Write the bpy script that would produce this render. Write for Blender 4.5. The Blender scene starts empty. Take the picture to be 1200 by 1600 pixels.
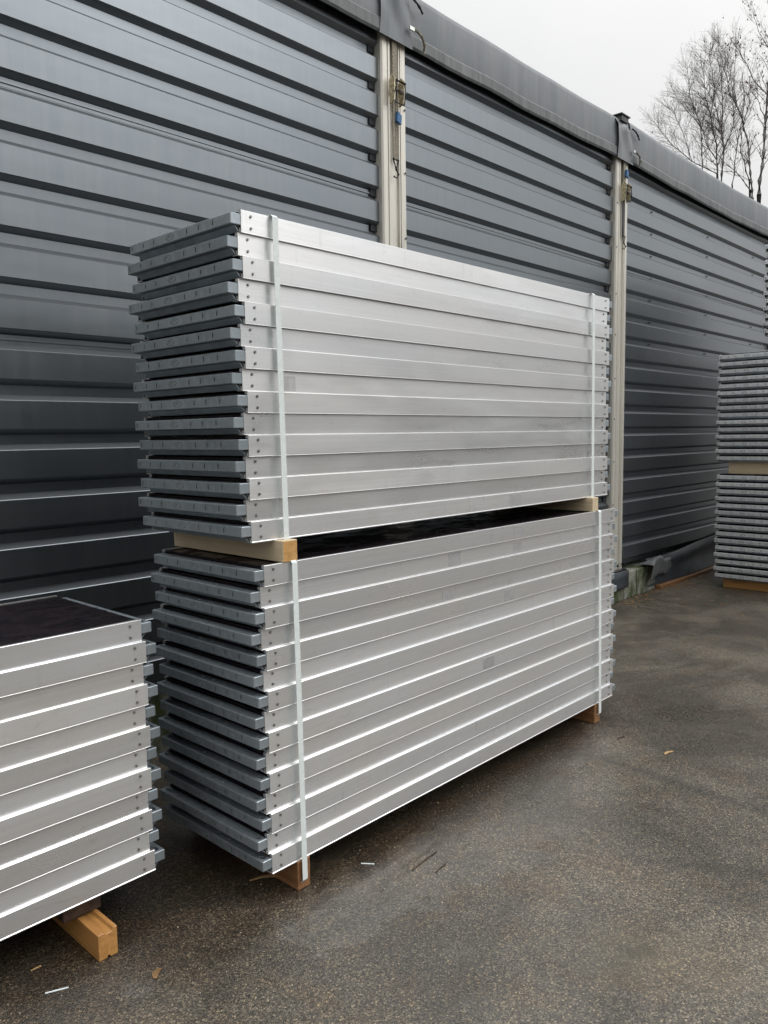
import bpy, bmesh, math, random
from mathutils import Matrix, Vector
random.seed(7)
scene = bpy.context.scene
COL = scene.collection
R = math.radians

# ------------------------------------------------------------------ camera
CAM_POS = Vector((-1.6392, -2.0990, 1.6408))
cam_d = bpy.data.cameras.new('camera')
cam_d.sensor_fit = 'VERTICAL'
cam_d.sensor_height = 36.0
cam_d.lens = 27.756
cam_d.clip_start = 0.05
cam_d.clip_end = 1500
cam = bpy.data.objects.new('camera', cam_d)
COL.objects.link(cam)
def cam_basis(yaw, pit, rol):
    d = Vector((math.cos(yaw)*math.cos(pit), math.sin(yaw)*math.cos(pit), math.sin(pit)))
    r = d.cross(Vector((0, 0, 1))).normalized(); u = r.cross(d)
    r2 = math.cos(rol)*r + math.sin(rol)*u
    u2 = -math.sin(rol)*r + math.cos(rol)*u
    return r2, u2, -d
cr, cu, cb = cam_basis(0.7531, -0.0981, -0.0140)
cam.matrix_world = Matrix(((cr.x, cu.x, cb.x, CAM_POS.x), (cr.y, cu.y, cb.y, CAM_POS.y), (cr.z, cu.z, cb.z, CAM_POS.z), (0, 0, 0, 1)))
scene.camera = cam

# ------------------------------------------------------------------ world, sun, exposure
SUN_EL, SUN_AZ = R(50), R(-52)          # azimuth of the sun measured from +X, counter-clockwise
world = bpy.data.worlds.new('World')
scene.world = world
world.use_nodes = True
wn, wl = world.node_tree.nodes, world.node_tree.links
wn.clear()
sky = wn.new('ShaderNodeTexSky'); sky.sky_type = 'NISHITA'; sky.sun_disc = False
sky.sun_elevation = SUN_EL; sky.sun_rotation = R(90) - SUN_AZ
sky.air_density = 1.0; sky.dust_density = 4.0; sky.ozone_density = 1.0
hsv = wn.new('ShaderNodeHueSaturation'); hsv.inputs['Saturation'].default_value = 0.06
wl.new(sky.outputs[0], hsv.inputs['Color'])
# a closed cloud layer over the clear sky: pale grey with soft broad mottling
tc = wn.new('ShaderNodeTexCoord')
cn = wn.new('ShaderNodeTexNoise'); cn.inputs['Scale'].default_value = 2.2; cn.inputs['Detail'].default_value = 4
wl.new(tc.outputs['Generated'], cn.inputs['Vector'])
cr_ = wn.new('ShaderNodeValToRGB')
cr_.color_ramp.elements[0].position = 0.3; cr_.color_ramp.elements[0].color = (7.6, 7.7, 7.7, 1)
cr_.color_ramp.elements[1].position = 0.75; cr_.color_ramp.elements[1].color = (8.9, 8.85, 8.6, 1)
wl.new(cn.outputs['Fac'], cr_.inputs['Fac'])
mx = wn.new('ShaderNodeMix'); mx.data_type = 'RGBA'; mx.inputs['Factor'].default_value = 0.58
wl.new(hsv.outputs['Color'], mx.inputs['A']); wl.new(cr_.outputs['Color'], mx.inputs['B'])
bg = wn.new('ShaderNodeBackground'); bg.inputs['Strength'].default_value = 0.098
# overcast luminance: zenith brighter than the horizon, the same all round
sz = wn.new('ShaderNodeSeparateXYZ'); wl.new(tc.outputs['Generated'], sz.inputs[0])
sq = wn.new('ShaderNodeMath'); sq.operation = 'MULTIPLY'; wl.new(sz.outputs['Z'], sq.inputs[0]); wl.new(sz.outputs['Z'], sq.inputs[1])
mr = wn.new('ShaderNodeMapRange'); mr.inputs[1].default_value = 0.0; mr.inputs[2].default_value = 1.0; mr.inputs[3].default_value = .98; mr.inputs[4].default_value = 2.6
wl.new(sq.outputs[0], mr.inputs[0])
vm = wn.new('ShaderNodeVectorMath'); vm.operation = 'SCALE'
wl.new(mx.outputs['Result'], vm.inputs[0]); wl.new(mr.outputs[0], vm.inputs['Scale'])
wl.new(vm.outputs[0], bg.inputs['Color'])
wo = wn.new('ShaderNodeOutputWorld'); wl.new(bg.outputs[0], wo.inputs['Surface'])

sun_d = bpy.data.lights.new('sun', 'SUN'); sun_d.energy = 0.7; sun_d.angle = R(50); sun_d.color = (1, .985, .96)
sun = bpy.data.objects.new('sun', sun_d); COL.objects.link(sun)
sv = Vector((math.cos(SUN_EL)*math.cos(SUN_AZ), math.cos(SUN_EL)*math.sin(SUN_AZ), math.sin(SUN_EL)))
sun.rotation_euler = sv.to_track_quat('Z', 'Y').to_euler()
sun.location = (0, -10, 20)

vs = scene.view_settings
scene.display_settings.display_device = 'sRGB'
vs.view_transform = 'Standard'; vs.look = 'None'; vs.exposure = 0.24; vs.gamma = 1.0; vs.use_curve_mapping = False

# ------------------------------------------------------------------ material helpers
class NT:
    def __init__(self, name):
        self.m = bpy.data.materials.new(name); self.m.use_nodes = True
        self.t = self.m.node_tree; self.n = self.t.nodes; self.l = self.t.links
        self.b = self.n['Principled BSDF']
        self.co = self.n.new('ShaderNodeTexCoord')
    def new(self, k, **kw):
        x = self.n.new(k)
        for a, v in kw.items():
            setattr(x, a, v)
        return x
    def link(self, a, b): self.l.new(a, b)
    def mapping(self, scale=(1, 1, 1), src='Object', loc=(0, 0, 0), rot=(0, 0, 0)):
        m = self.new('ShaderNodeMapping'); m.inputs['Scale'].default_value = scale
        m.inputs['Location'].default_value = loc; m.inputs['Rotation'].default_value = rot
        self.link(self.co.outputs[src], m.inputs['Vector']); return m.outputs[0]
    def noise(self, vec, scale, detail=3, rough=.55, dist=0):
        t = self.new('ShaderNodeTexNoise'); t.inputs['Scale'].default_value = scale
        t.inputs['Detail'].default_value = detail; t.inputs['Roughness'].default_value = rough
        t.inputs['Distortion'].default_value = dist
        self.link(vec, t.inputs['Vector']); return t.outputs['Fac']
    def voronoi(self, vec, scale, feature='F1', out='Distance', rand=1.0):
        t = self.new('ShaderNodeTexVoronoi'); t.feature = feature; t.inputs['Scale'].default_value = scale
        t.inputs['Randomness'].default_value = rand
        self.link(vec, t.inputs['Vector']); return t.outputs[out]
    def ramp(self, fac, stops, interp='LINEAR'):
        r_ = self.new('ShaderNodeValToRGB'); r_.color_ramp.interpolation = interp
        el = r_.color_ramp.elements
        while len(el) < len(stops): el.new(.5)
        for e, (p, c) in zip(el, stops):
            e.position = p; e.color = (c, c, c, 1) if not hasattr(c, '__len__') else (*c, 1)
        self.link(fac, r_.inputs['Fac']); return r_.outputs['Color']
    def mix(self, fac, a, b, blend='MIX'):
        x = self.new('ShaderNodeMix'); x.data_type = 'RGBA'; x.blend_type = blend
        for s, v in (('Factor', fac), ('A', a), ('B', b)):
            i = x.inputs[s] if s == 'Factor' else [k for k in x.inputs if k.name == s and k.type == 'RGBA'][0]
            if hasattr(v, 'is_output'): self.link(v, i)
            elif s == 'Factor': i.default_value = v
            else: i.default_value = (*v, 1) if hasattr(v, '__len__') else (v, v, v, 1)
        return [o for o in x.outputs if o.type == 'RGBA'][0]
    def math(self, op, a, b=0.0, clamp=False):
        x = self.new('ShaderNodeMath'); x.operation = op; x.use_clamp = clamp
        for i, v in enumerate((a, b)):
            if hasattr(v, 'is_output'): self.link(v, x.inputs[i])
            else: x.inputs[i].default_value = v
        return x.outputs[0]
    def rng(self, v, a, b, c=0.0, d=1.0):
        x = self.new('ShaderNodeMapRange'); x.inputs[1].default_value = a; x.inputs[2].default_value = b
        x.inputs[3].default_value = c; x.inputs[4].default_value = d
        self.link(v, x.inputs[0]); return x.outputs[0]
    def rand(self):
        return self.new('ShaderNodeObjectInfo').outputs['Random']
    def bump(self, h, strength=.3, dist=.002):
        b = self.new('ShaderNodeBump'); b.inputs['Strength'].default_value = strength; b.inputs['Distance'].default_value = dist
        self.link(h, b.inputs['Height']); self.link(b.outputs[0], self.b.inputs['Normal'])
    def set(self, **kw):
        for k, v in kw.items():
            i = self.b.inputs[k.replace('_', ' ')]
            if hasattr(v, 'is_output'): self.link(v, i)
            elif hasattr(v, '__len__'): i.default_value = (*v, 1)
            else: i.default_value = v
        return self

def simple(name, col, rough=.5, metal=0., nscale=30, namt=.25, bump=0):
    t = NT(name); v = t.mapping()
    n = t.noise(v, nscale, 4)
    f = t.rng(n, .3, .7, 1-namt, 1+namt)
    c = t.mix(1.0, col, f, 'MULTIPLY')
    t.set(Base_Color=c, Roughness=rough, Metallic=metal)
    if bump: t.bump(n, .4, bump)
    return t.m

M = {}
# mill-finish aluminium: extrusion lines run along X
def alu(name, base, r0, r1):
    t = NT(name)
    geo = t.new('ShaderNodeNewGeometry')
    def mp(sc):
        m = t.new('ShaderNodeMapping'); m.inputs['Scale'].default_value = sc
        t.link(geo.outputs['Position'], m.inputs['Vector']); return m.outputs[0]
    rnd = t.rand()
    ln = t.noise(mp((.7, 260, 260)), 1.0, 3, .6)
    fine = t.noise(mp((.6, 900, 900)), 1.0, 2, .6)
    blot = t.noise(mp((2.2, 9, 9)), 1.0, 4, .6, .6)
    sm = t.noise(mp((5, 22, 22)), 1.0, 5, .7, 1.5)
    k = t.math('ADD', t.rng(rnd, 0, 1, .91, 1.04), t.rng(ln, .35, .65, -.035, .035))
    k = t.math('MULTIPLY', k, t.rng(blot, .35, .7, 1.03, .90))
    k = t.math('MULTIPLY', k, t.rng(sm, .60, .78, 1.0, .84))
    tint = t.mix(t.rng(t.noise(mp((1.3, 6, 6)), 1.0, 2), .4, .65), base, (base[0]*1.0, base[1]*.985, base[2]*.96))
    drip_shade = t.noise(mp((38, 38, 2.2)), 1.0, 3, .6, .4)
    k = t.math('MULTIPLY', k, t.rng(t.math('MULTIPLY', t.rng(drip_shade, .60, .72), t.rng(blot, .45, .62)), 0, 1, 1.0, .87))
    scr = t.noise(mp((9, 60, 160)), 1.0, 2, .5, 3.0)
    k = t.math('MULTIPLY', k, t.rng(scr, .68, .76, 1.0, .955))
    c = t.mix(1.0, tint, k, 'MULTIPLY')
    ro = t.math('ADD', t.rng(blot, .35, .7, r0, r1), t.rng(rnd, 0, 1, -.04, .05))
    t.set(Base_Color=c, Metallic=.86, Roughness=ro, Anisotropic=.55)
    tg = t.new('ShaderNodeTangent', direction_type='RADIAL', axis='X')
    t.link(tg.outputs[0], t.b.inputs['Tangent'])
    t.bump(t.math('ADD', t.math('ADD', ln, fine), t.math('MULTIPLY', t.noise(mp((.8, 4, 4)), 1.0, 2), 7.0)), .07, .0006)
    return t.m
M['alu'] = alu('mill_aluminium', (.80, .81, .82), .29, .41)
M['rivet'] = simple('rivet_steel', (.52, .52, .50), .30, .9, 200, .2)
M['mark'] = simple('tape_residue', (.52, .52, .525), .55, .75, 40, .12)
def galv(name, a, b):
    t = NT(name); v = t.mapping()
    cell = t.voronoi(v, 45, out='Color')
    bw = t.new('ShaderNodeRGBToBW'); t.link(cell, bw.inputs[0])
    n = t.noise(v, 14, 4)
    c = t.mix(t.math('MULTIPLY', t.rng(n, .3, .7), .6), a, b)
    c = t.mix(1.0, c, t.rng(bw.outputs[0], 0, 1, .9, 1.1), 'MULTIPLY')
    c = t.mix(1.0, c, t.rng(t.rand(), 0, 1, .85, 1.12), 'MULTIPLY')
    t.set(Base_Color=c, Metallic=.66, Roughness=t.rng(n, .3, .7, .38, .50)); t.bump(n, .12, .001); return t.m
M['galv'] = galv('galvanised_steel', (.385, .435, .47), (.27, .31, .34))
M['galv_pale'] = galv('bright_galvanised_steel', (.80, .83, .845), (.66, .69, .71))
M['emblem'] = simple('dull_zinc', (.16, .18, .185), .75, .2, 90, .2)  # badge metal set darker and rougher to keep glints off it
# dark film-faced plywood, wet on top
t = NT('film_plywood'); v = t.mapping()
n = t.noise(t.mapping((7, 14, 7)), 1.0, 6, .68, .8); f2 = t.noise(v, 160, 2)
wet = t.rng(n, .47, .53)
c = t.mix(wet, (.009, .005, .008), (.005, .003, .005))
c = t.mix(t.rng(t.noise(v, 420, 1), .70, .74), c, (.22, .20, .15))
t.set(Base_Color=c, Roughness=t.rng(wet, 0, 1, .55, .28), Specular_IOR_Level=.13); t.bump(t.math('MULTIPLY', f2, t.rng(wet, 0, 1, 1, .03)), .3, .001); M['ply'] = t.m
def wood(name, a, b, rough=.65, axis='Y'):
    t = NT(name)
    sc = {'Y': (38, 2.2, 38), 'X': (2.2, 38, 38)}[axis]
    v = t.mapping(sc); n = t.noise(v, 1.0, 5, .6, 1.2)
    kn = t.noise(t.mapping((9, 5, 9)), 1.0, 3, .6)
    c = t.mix(t.rng(n, .32, .68), a, b)
    c = t.mix(t.rng(kn, .63, .75, 0, .55), c, tuple(x*.42 for x in b))
    t.set(Base_Color=c, Roughness=rough); t.bump(n, .35, .0012); return t.m
M['pine'] = wood('pale_pine', (.64, .53, .37), (.52, .41, .26))
M['pine_end'] = wood('sawn_pine_end', (.62, .36, .13), (.42, .22, .07), .8)
M['wet_pine'] = wood('wet_orange_pine', (.54, .28, .088), (.34, .16, .05), .42)
M['brown_wood'] = wood('wet_brown_timber', (.30, .15, .065), (.17, .08, .035), .45)
M['rotten'] = wood('dark_weathered_board', (.085, .05, .035), (.03, .018, .013), .5)
M['strap'] = simple('white_polyester_strap', (.78, .84, .83), .3, 0, 60, .06)
M['strap'].node_tree.nodes['Principled BSDF'].inputs['Alpha'].default_value = .9
# anthracite coated steel cladding with rain streaks and dust
t = NT('anthracite_cladding')
geo = t.new('ShaderNodeNewGeometry')
def gmap(t, geo, sc):
    m = t.new('ShaderNodeMapping'); m.inputs['Scale'].default_value = sc
    t.link(geo.outputs['Position'], m.inputs['Vector']); return m.outputs[0]
st = t.noise(gmap(t, geo, (26, 26, .7)), 1.0, 5, .7, .3)
cl = t.noise(gmap(t, geo, (1.1, 1.1, 1.6)), 1.0, 4, .6)
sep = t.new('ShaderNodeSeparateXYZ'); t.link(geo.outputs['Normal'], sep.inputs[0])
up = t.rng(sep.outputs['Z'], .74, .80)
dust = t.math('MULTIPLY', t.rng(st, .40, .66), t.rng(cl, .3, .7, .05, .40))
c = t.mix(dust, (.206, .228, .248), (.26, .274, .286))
c = t.mix(t.math('MULTIPLY', up, .7), c, (.045, .050, .055))  # upward webs painted darker to keep down the sky light on them
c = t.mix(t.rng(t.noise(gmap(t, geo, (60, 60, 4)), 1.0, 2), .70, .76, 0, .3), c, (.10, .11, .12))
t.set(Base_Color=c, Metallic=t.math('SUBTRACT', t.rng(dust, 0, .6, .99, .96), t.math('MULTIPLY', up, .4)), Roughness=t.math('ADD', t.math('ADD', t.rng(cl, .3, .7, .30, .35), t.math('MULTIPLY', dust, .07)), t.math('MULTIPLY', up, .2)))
t.bump(t.noise(gmap(t, geo, (1.4, 1, 5)), 1.0, 2), .25, .006)
M['clad'] = t.m
M['notch'] = simple('dark_notch', (.030, .035, .042), .8, 0, 120, .3, .002)
# grey roof tarpaulin
t = NT('grey_tarpaulin'); geo = t.new('ShaderNodeNewGeometry')
st = t.noise(gmap(t, geo, (9, 9, .9)), 1.0, 5, .7, .4); big = t.noise(gmap(t, geo, (1.2, 1.2, 1.2)), 1.0, 4)
c = t.mix(t.rng(st, .35, .7), (.135, .150, .165), (.20, .215, .225))
c = t.mix(t.rng(big, .45, .7, 0, .5), c, (.12, .135, .145))
t.set(Base_Color=c, Roughness=.5); t.bump(big, .35, .03); M['tarp'] = t.m
t = NT('dirty_tarpaulin_hem'); geo = t.new('ShaderNodeNewGeometry')
st = t.noise(gmap(t, geo, (14, 14, 1.5)), 1.0, 5, .75, .5)
c = t.mix(t.rng(st, .35, .7), (.075, .085, .09), (.17, .18, .18))
t.set(Base_Color=c, Roughness=.6); t.bump(st, .2, .006); M['hem'] = t.m
M['dark_tarp'] = simple('dark_ground_tarpaulin', (.035, .042, .05), .42, 0, 4, .4, .01)
# anodised aluminium posts, slightly yellowed
t = NT('anodised_post'); geo = t.new('ShaderNodeNewGeometry')
st = t.noise(gmap(t, geo, (60, 60, .8)), 1.0, 4, .65); bl = t.noise(gmap(t, geo, (6, 6, 3)), 1.0, 4, .6)
c = t.mix(t.rng(st, .3, .7), (.70, .67, .60), (.58, .555, .50))
c = t.mix(t.rng(bl, .60, .75, 0, .4), c, (.36, .33, .27))
t.set(Base_Color=c, Metallic=.35, Roughness=.42); M['post'] = t.m
M['screw'] = simple('dark_screw', (.03, .03, .032), .4, .5)
M['brass'] = simple('yellow_zinc_steel', (.52, .46, .32), .4, .75, 60, .5)
M['dark_metal'] = simple('dark_metal', (.05, .05, .052), .4, .6)
M['webbing'] = simple('grey_webbing', (.27, .24, .19), .85, 0, 90, .4)
M['blue'] = simple('blue_plastic', (.03, .13, .30), .5)
# mossy concrete
t = NT('mossy_concrete'); v = t.mapping()
mo = t.noise(t.mapping((5, 5, 2.2)), 1.0, 6, .7, .6); fi = t.noise(v, 60, 4)
c = t.mix(t.rng(fi, .3, .7), (.20, .20, .17), (.32, .32, .28))
c = t.mix(t.rng(mo, .42, .58), c, (.055, .075, .025))
c = t.mix(t.rng(t.noise(t.mapping((14, 14, 1.2)), 1.0, 3), .6, .72, 0, .75), c, (.02, .025, .012))
t.set(Base_Color=c, Roughness=.85); t.bump(fi, .6, .006); M['concrete'] = t.m
M['bark'] = simple('grey_bark', (.17, .165, .155), .9, 0, 8, .4, .01)
M['twig'] = simple('brown_twig', (.24, .22, .21), .9, 0, 8, .3)
M['leaf'] = simple('withered_leaf', (.13, .075, .045), .8, 0, 3, .5)
M['litter'] = simple('fallen_leaf', (.20, .11, .045), .7, 0, 9, .7)
M['shaving'] = simple('wood_shaving', (.40, .26, .12), .6, 0, 60, .3)
M['moss'] = simple('moss', (.04, .075, .018), .9, 0, 40, .5)
M['opposite'] = simple('dark_facade', (.014, .022, .034), .7, 0, 1, .3)
M['opposite_roof'] = simple('dark_roof', (.05, .05, .052), .7, 0, 1, .3)

# ------------------------------------------------------------------ wet asphalt
t = NT('wet_asphalt'); v = t.mapping()
def blob(cx, cy, rx, ry, ang=0.0, soft=.35, nz=.55, ns=6):
    """an irregular patch for wear, water and painted shade: 1 inside, 0 outside"""
    m = t.new('ShaderNodeMapping'); m.vector_type = 'TEXTURE'
    m.inputs['Location'].default_value = (cx, cy, 0); m.inputs['Rotation'].default_value = (0, 0, ang); m.inputs['Scale'].default_value = (rx, ry, 1)
    t.link(t.co.outputs['Object'], m.inputs['Vector'])
    ln = t.new('ShaderNodeVectorMath'); ln.operation = 'LENGTH'; t.link(m.outputs[0], ln.inputs[0])
    dn = t.math('ADD', ln.outputs['Value'], t.rng(t.noise(v, ns, 5, .65), .25, .75, -nz, nz))
    return t.rng(dn, 1 + soft, 1 - soft)
stone = t.new('ShaderNodeTexVoronoi'); stone.inputs['Scale'].default_value = 210; t.link(v, stone.inputs['Vector'])
bw = t.new('ShaderNodeSeparateColor'); t.link(stone.outputs['Color'], bw.inputs[0])
stone2 = t.new('ShaderNodeTexVoronoi'); stone2.inputs['Scale'].default_value = 125; t.link(v, stone2.inputs['Vector'])
bw2 = t.new('ShaderNodeSeparateColor'); t.link(stone2.outputs['Color'], bw2.inputs[0])
big = t.noise(v, 1.1, 5, .62, .4); mid = t.noise(v, 5.5, 5, .65, .5); fine = t.noise(v, 90, 3, .7)
base = t.ramp(bw.outputs[0], [(0, (.030, .029, .027)), (.35, (.054, .052, .049)), (.7, (.092, .088, .081)), (.90, (.135, .126, .112)), (1.0, (.24, .215, .18))])
spark = t.math('MULTIPLY', t.rng(bw2.outputs[0], .93, .99), t.rng(stone2.outputs['Distance'], .50, .25))
base = t.mix(spark, base, (.36, .31, .235))
brown = t.rng(mid, .48, .66, 0, .5)
base = t.mix(brown, base, t.mix(1.0, base, (1.12, .93, .74), 'MULTIPLY'))
drip_shade = t.math('MAXIMUM', blob(1.2, .02, 1.55, .20, 0, .45, .55, 5), blob(-.3, .45, .75, .5, 0, .5, .5, 4))  # wet drip line that also paints the stacks' contact shade into the colour
wet = t.math('MAXIMUM', t.math('MAXIMUM', t.rng(big, .43, .60), t.rng(mid, .56, .68, 0, .55)), drip_shade)
base = t.mix(1.0, base, (1.13, 1.03, .87), 'MULTIPLY')
base = t.mix(1.0, base, t.rng(wet, 0, 1, 1.10, .62), 'MULTIPLY')
base = t.mix(t.math('MULTIPLY', drip_shade, .75), base, t.mix(1.0, base, (.52, .43, .36), 'MULTIPLY'))
fbig = t.math('SUBTRACT', t.noise(t.mapping((.9, 1.5, 1), loc=(3.7, 8.2, 0)), .9, 5, .6, .6), t.math('MULTIPLY', fine, .05))
film = t.math('MULTIPLY', t.rng(fbig, .53, .60), .6)
for b in (blob(.14, -.24, .20, .13, .4, .06, .5, 9), blob(.62, -.11, .17, .06, .1, .08, .4, 10), blob(1.98, -.20, .24, .07, -.05, .1, .5, 9), blob(.42, -.30, .36, .075, .02, .12, .5, 9), blob(1.05, -.36, .75, .16, -.03, .15, .8, 5), blob(-.03, -.17, .08, .06, .5, .06, .4, 14),
          blob(1.13, -1.18, .07, .035, -1.1, .1, .5, 20), blob(1.06, -1.33, .10, .05, -1.1, .12, .6, 18), blob(.66, -1.36, .16, .05, -1.2, .2, .6, 12), blob(.9, -.9, .9, .28, .2, .5, .9, 3), blob(1.9, -.55, .8, .16, -.1, .2, .9, 4)):
    film = t.math('MAXIMUM', film, t.math('MULTIPLY', b, .42))
hole = t.math('MAXIMUM', blob(.61, -1.07, .05, .03, -.9, .5, .7, 24), t.math('MAXIMUM', t.math('MULTIPLY', blob(1.87, -.66, .46, .035, 1.5, .7, .8, 9), .75), t.math('MULTIPLY', blob(1.22, -1.0, .30, .03, -1.1, .8, .8, 12), .7)))
base = t.mix(t.math('MULTIPLY', hole, .6), base, (.018, .016, .013))
tan = blob(.62, -1.12, .22, .11, -.9, .9, .9, 7)
base = t.mix(t.math('MULTIPLY', tan, .28), base, (.17, .145, .095))
rough = t.math('SUBTRACT', t.rng(wet, 0, 1, .55, .36), t.math('MULTIPLY', film, .24))
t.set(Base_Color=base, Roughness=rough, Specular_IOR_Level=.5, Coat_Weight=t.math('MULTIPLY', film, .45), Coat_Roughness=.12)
h = t.math('ADD', t.math('MULTIPLY', stone.outputs['Distance'], -.7), t.math('MULTIPLY', fine, .6))
h = t.math('SUBTRACT', h, t.math('MULTIPLY', spark, -.5))
h = t.math('ADD', t.math('MULTIPLY', h, t.rng(film, 0, 1, 1, .28)), t.math('MULTIPLY', mid, 2.2))
t.bump(h, .65, .0034)
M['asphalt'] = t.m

# ------------------------------------------------------------------ geometry helpers
def link(o, parent=None):
    COL.objects.link(o)
    if parent is not None: o.parent = parent
    return o
def mesh_obj(name, verts, faces, mats, parent=None, smooth=False, idx=None, loc=(0, 0, 0)):
    me = bpy.data.meshes.new(name); me.from_pydata([tuple(x) for x in verts], [], faces)
    bm = bmesh.new(); bm.from_mesh(me); bmesh.ops.recalc_face_normals(bm, faces=bm.faces); bm.to_mesh(me); bm.free()
    for m in (mats if isinstance(mats, (list, tuple)) else [mats]): me.materials.append(m)
    if idx:
        for p, i in zip(me.polygons, idx): p.material_index = i
    if smooth:
        for p in me.polygons: p.use_smooth = True
    o = bpy.data.objects.new(name, me); o.location = loc
    return link(o, parent)
def tag(o, label, cat, group=None):
    o['label'] = label; o['category'] = cat
    if group: o['group'] = group
    return o
def empty(name, loc=(0, 0, 0)):
    o = bpy.data.objects.new(name, None); o.location = loc; o.empty_display_size = .1; COL.objects.link(o); return o
class MB:
    def __init__(s): s.v = []; s.f = []
    def box(s, a, b):
        k = len(s.v); (x0, y0, z0), (x1, y1, z1) = a, b
        s.v += [(x0, y0, z0), (x1, y0, z0), (x1, y1, z0), (x0, y1, z0), (x0, y0, z1), (x1, y0, z1), (x1, y1, z1), (x0, y1, z1)]
        s.f += [tuple(k+i for i in q) for q in ((0, 3, 2, 1), (4, 5, 6, 7), (0, 1, 5, 4), (1, 2, 6, 5), (2, 3, 7, 6), (3, 0, 4, 7))]
        return s
    def prism(s, prof, x0, x1, axis='X'):
        """closed profile (a, b) swept along an axis"""
        k = len(s.v); n = len(prof)
        for x in (x0, x1):
            for a, b in prof:
                s.v.append({'X': (x, a, b), 'Y': (a, x, b), 'Z': (a, b, x)}[axis])
        s.f += [(k+i, k+(i+1) % n, k+n+(i+1) % n, k+n+i) for i in range(n)]
        s.f += [tuple(range(k+n-1, k-1, -1)), tuple(range(k+n, k+2*n))]
        return s
    def tube(s, pts, rad, sides=6, cap=True):
        pts = [Vector(p) for p in pts]; n = len(pts)
        rad = rad if hasattr(rad, '__len__') else [rad]*n
        k = len(s.v); ref = None
        for i, p in enumerate(pts):
            d = (pts[min(i+1, n-1)] - pts[max(i-1, 0)]).normalized()
            if ref is None: ref = Vector((0, 0, 1)) if abs(d.z) < .9 else Vector((1, 0, 0))
            a = d.cross(ref).normalized(); b = d.cross(a).normalized(); ref = -b if b.dot(ref) < 0 else b
            ref = b
            for j in range(sides):
                an = 2*math.pi*j/sides
                s.v.append(p + (a*math.cos(an) + b*math.sin(an))*rad[i])
        for i in range(n-1):
            for j in range(sides):
                s.f.append((k+i*sides+j, k+i*sides+(j+1) % sides, k+(i+1)*sides+(j+1) % sides, k+(i+1)*sides+j))
        if cap:
            s.f.append(tuple(range(k, k+sides))); s.f.append(tuple(range(k+(n-1)*sides, k+n*sides)))
        return s
    def ribbon(s, pts, w, th, closed=False):
        """flat band, width along X, following (y, z) points centred on x=0"""
        n = len(pts); k = len(s.v)
        for i, (y, z) in enumerate(pts):
            p0 = Vector(pts[(i-1) % n] if (closed or i > 0) else pts[i]); p1 = Vector(pts[(i+1) % n] if (closed or i < n-1) else pts[i])
            d = (p1-p0).normalized(); nn = Vector((-d.y, d.x))
            for sx, sn in ((-1, -1), (1, -1), (1, 1), (-1, 1)):
                s.v.append((sx*w/2, y+nn.x*sn*th/2, z+nn.y*sn*th/2))
        for i in range(n if closed else n-1):
            a, b = k+i*4, k+((i+1) % n)*4
            for j in range(4): s.f.append((a+j, a+(j+1) % 4, b+(j+1) % 4, b+j))
        if not closed:
            s.f.append((k, k+1, k+2, k+3)); e = k+(n-1)*4; s.f.append((e, e+1, e+2, e+3))
        return s
    def obj(s, name, mat, parent=None, smooth=False, loc=(0, 0, 0)):
        return mesh_obj(name, s.v, s.f, mat, parent, smooth, None, loc)
def bevel(o, w, seg=1, ang=30):
    bm = bmesh.new(); bm.from_mesh(o.data)
    ed = [e for e in bm.edges if len(e.link_faces) == 2 and e.calc_face_angle(0) > R(ang)]
    bmesh.ops.bevel(bm, geom=ed, offset=w, segments=seg, affect='EDGES', profile=.5)
    bm.to_mesh(o.data); bm.free(); return o
def copy_tree(o, parent=None):
    c = o.copy(); COL.objects.link(c); c.parent = parent
    for ch in o.children: copy_tree(ch, c)
    return c

# ================================================================== THE SETTING
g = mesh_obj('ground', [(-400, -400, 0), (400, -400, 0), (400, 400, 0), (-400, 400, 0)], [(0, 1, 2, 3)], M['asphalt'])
g['kind'] = 'structure'

# ------------------------------------------------------------------ the hall
YF, DEP = 1.45, .036                     # outer plane of the cladding, depth of the ribs
PITCH, Z0 = .2168, 1.686                 # rib pitch, lower edge of one broad face
FACE, WEB = .1245, .0245
hall = empty('storage_hall', (4.0, YF, 0)); HP = Vector((4.0, YF, 0))
tag(hall, 'dark grey corrugated metal hall with pale posts and grey tarpaulin eaves behind the stacks', 'hall')
def hl(p): return (p[0]-HP.x, p[1]-HP.y, p[2]-HP.z)
POSTS = [-7.26, -4.07, -.87, 2.256, 5.377, 9.95, 12.55, 15.145]
PW = .225
def rib_profile(k0, k1, off):
    """(y, z) outline from rib k0 up to rib k1, sheet 1 mm thick in front of its rear skin"""
    pts = []
    for k in range(k0, k1+1):
        zb = Z0 + k*PITCH
        ve = PITCH - FACE - 2*WEB
        pts += [(YF+DEP-off, zb-WEB-ve+.004), (YF+DEP-off, zb-WEB), (YF-off+.003, zb-.002), (YF-off, zb+.001), (YF-off, zb+FACE-.001), (YF-off+.003, zb+FACE+.002), (YF+DEP-off, zb+FACE+WEB)]
    pts.append((YF+DEP-off, pts[-1][1]+.018))
    return pts
SHEETS = [(-6, -3), (-2, 1), (2, 6), (7, 12)]
def add_sheet(x0, x1, k0, k1, off):
    pr = rib_profile(k0, k1, off); n = len(pr)
    xs = [x0 + (x1-x0)*i/10 for i in range(11)]
    vv = [hl((x, y + .0012*math.sin(x*2.1+z*5), z)) for x in xs for (y, z) in pr]
    ff = [(i*n+j, (i+1)*n+j, (i+1)*n+j+1, i*n+j+1) for i in range(10) for j in range(n-1)]
    return mesh_obj('cladding_sheet', vv, ff, M['clad'], hall)
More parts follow.
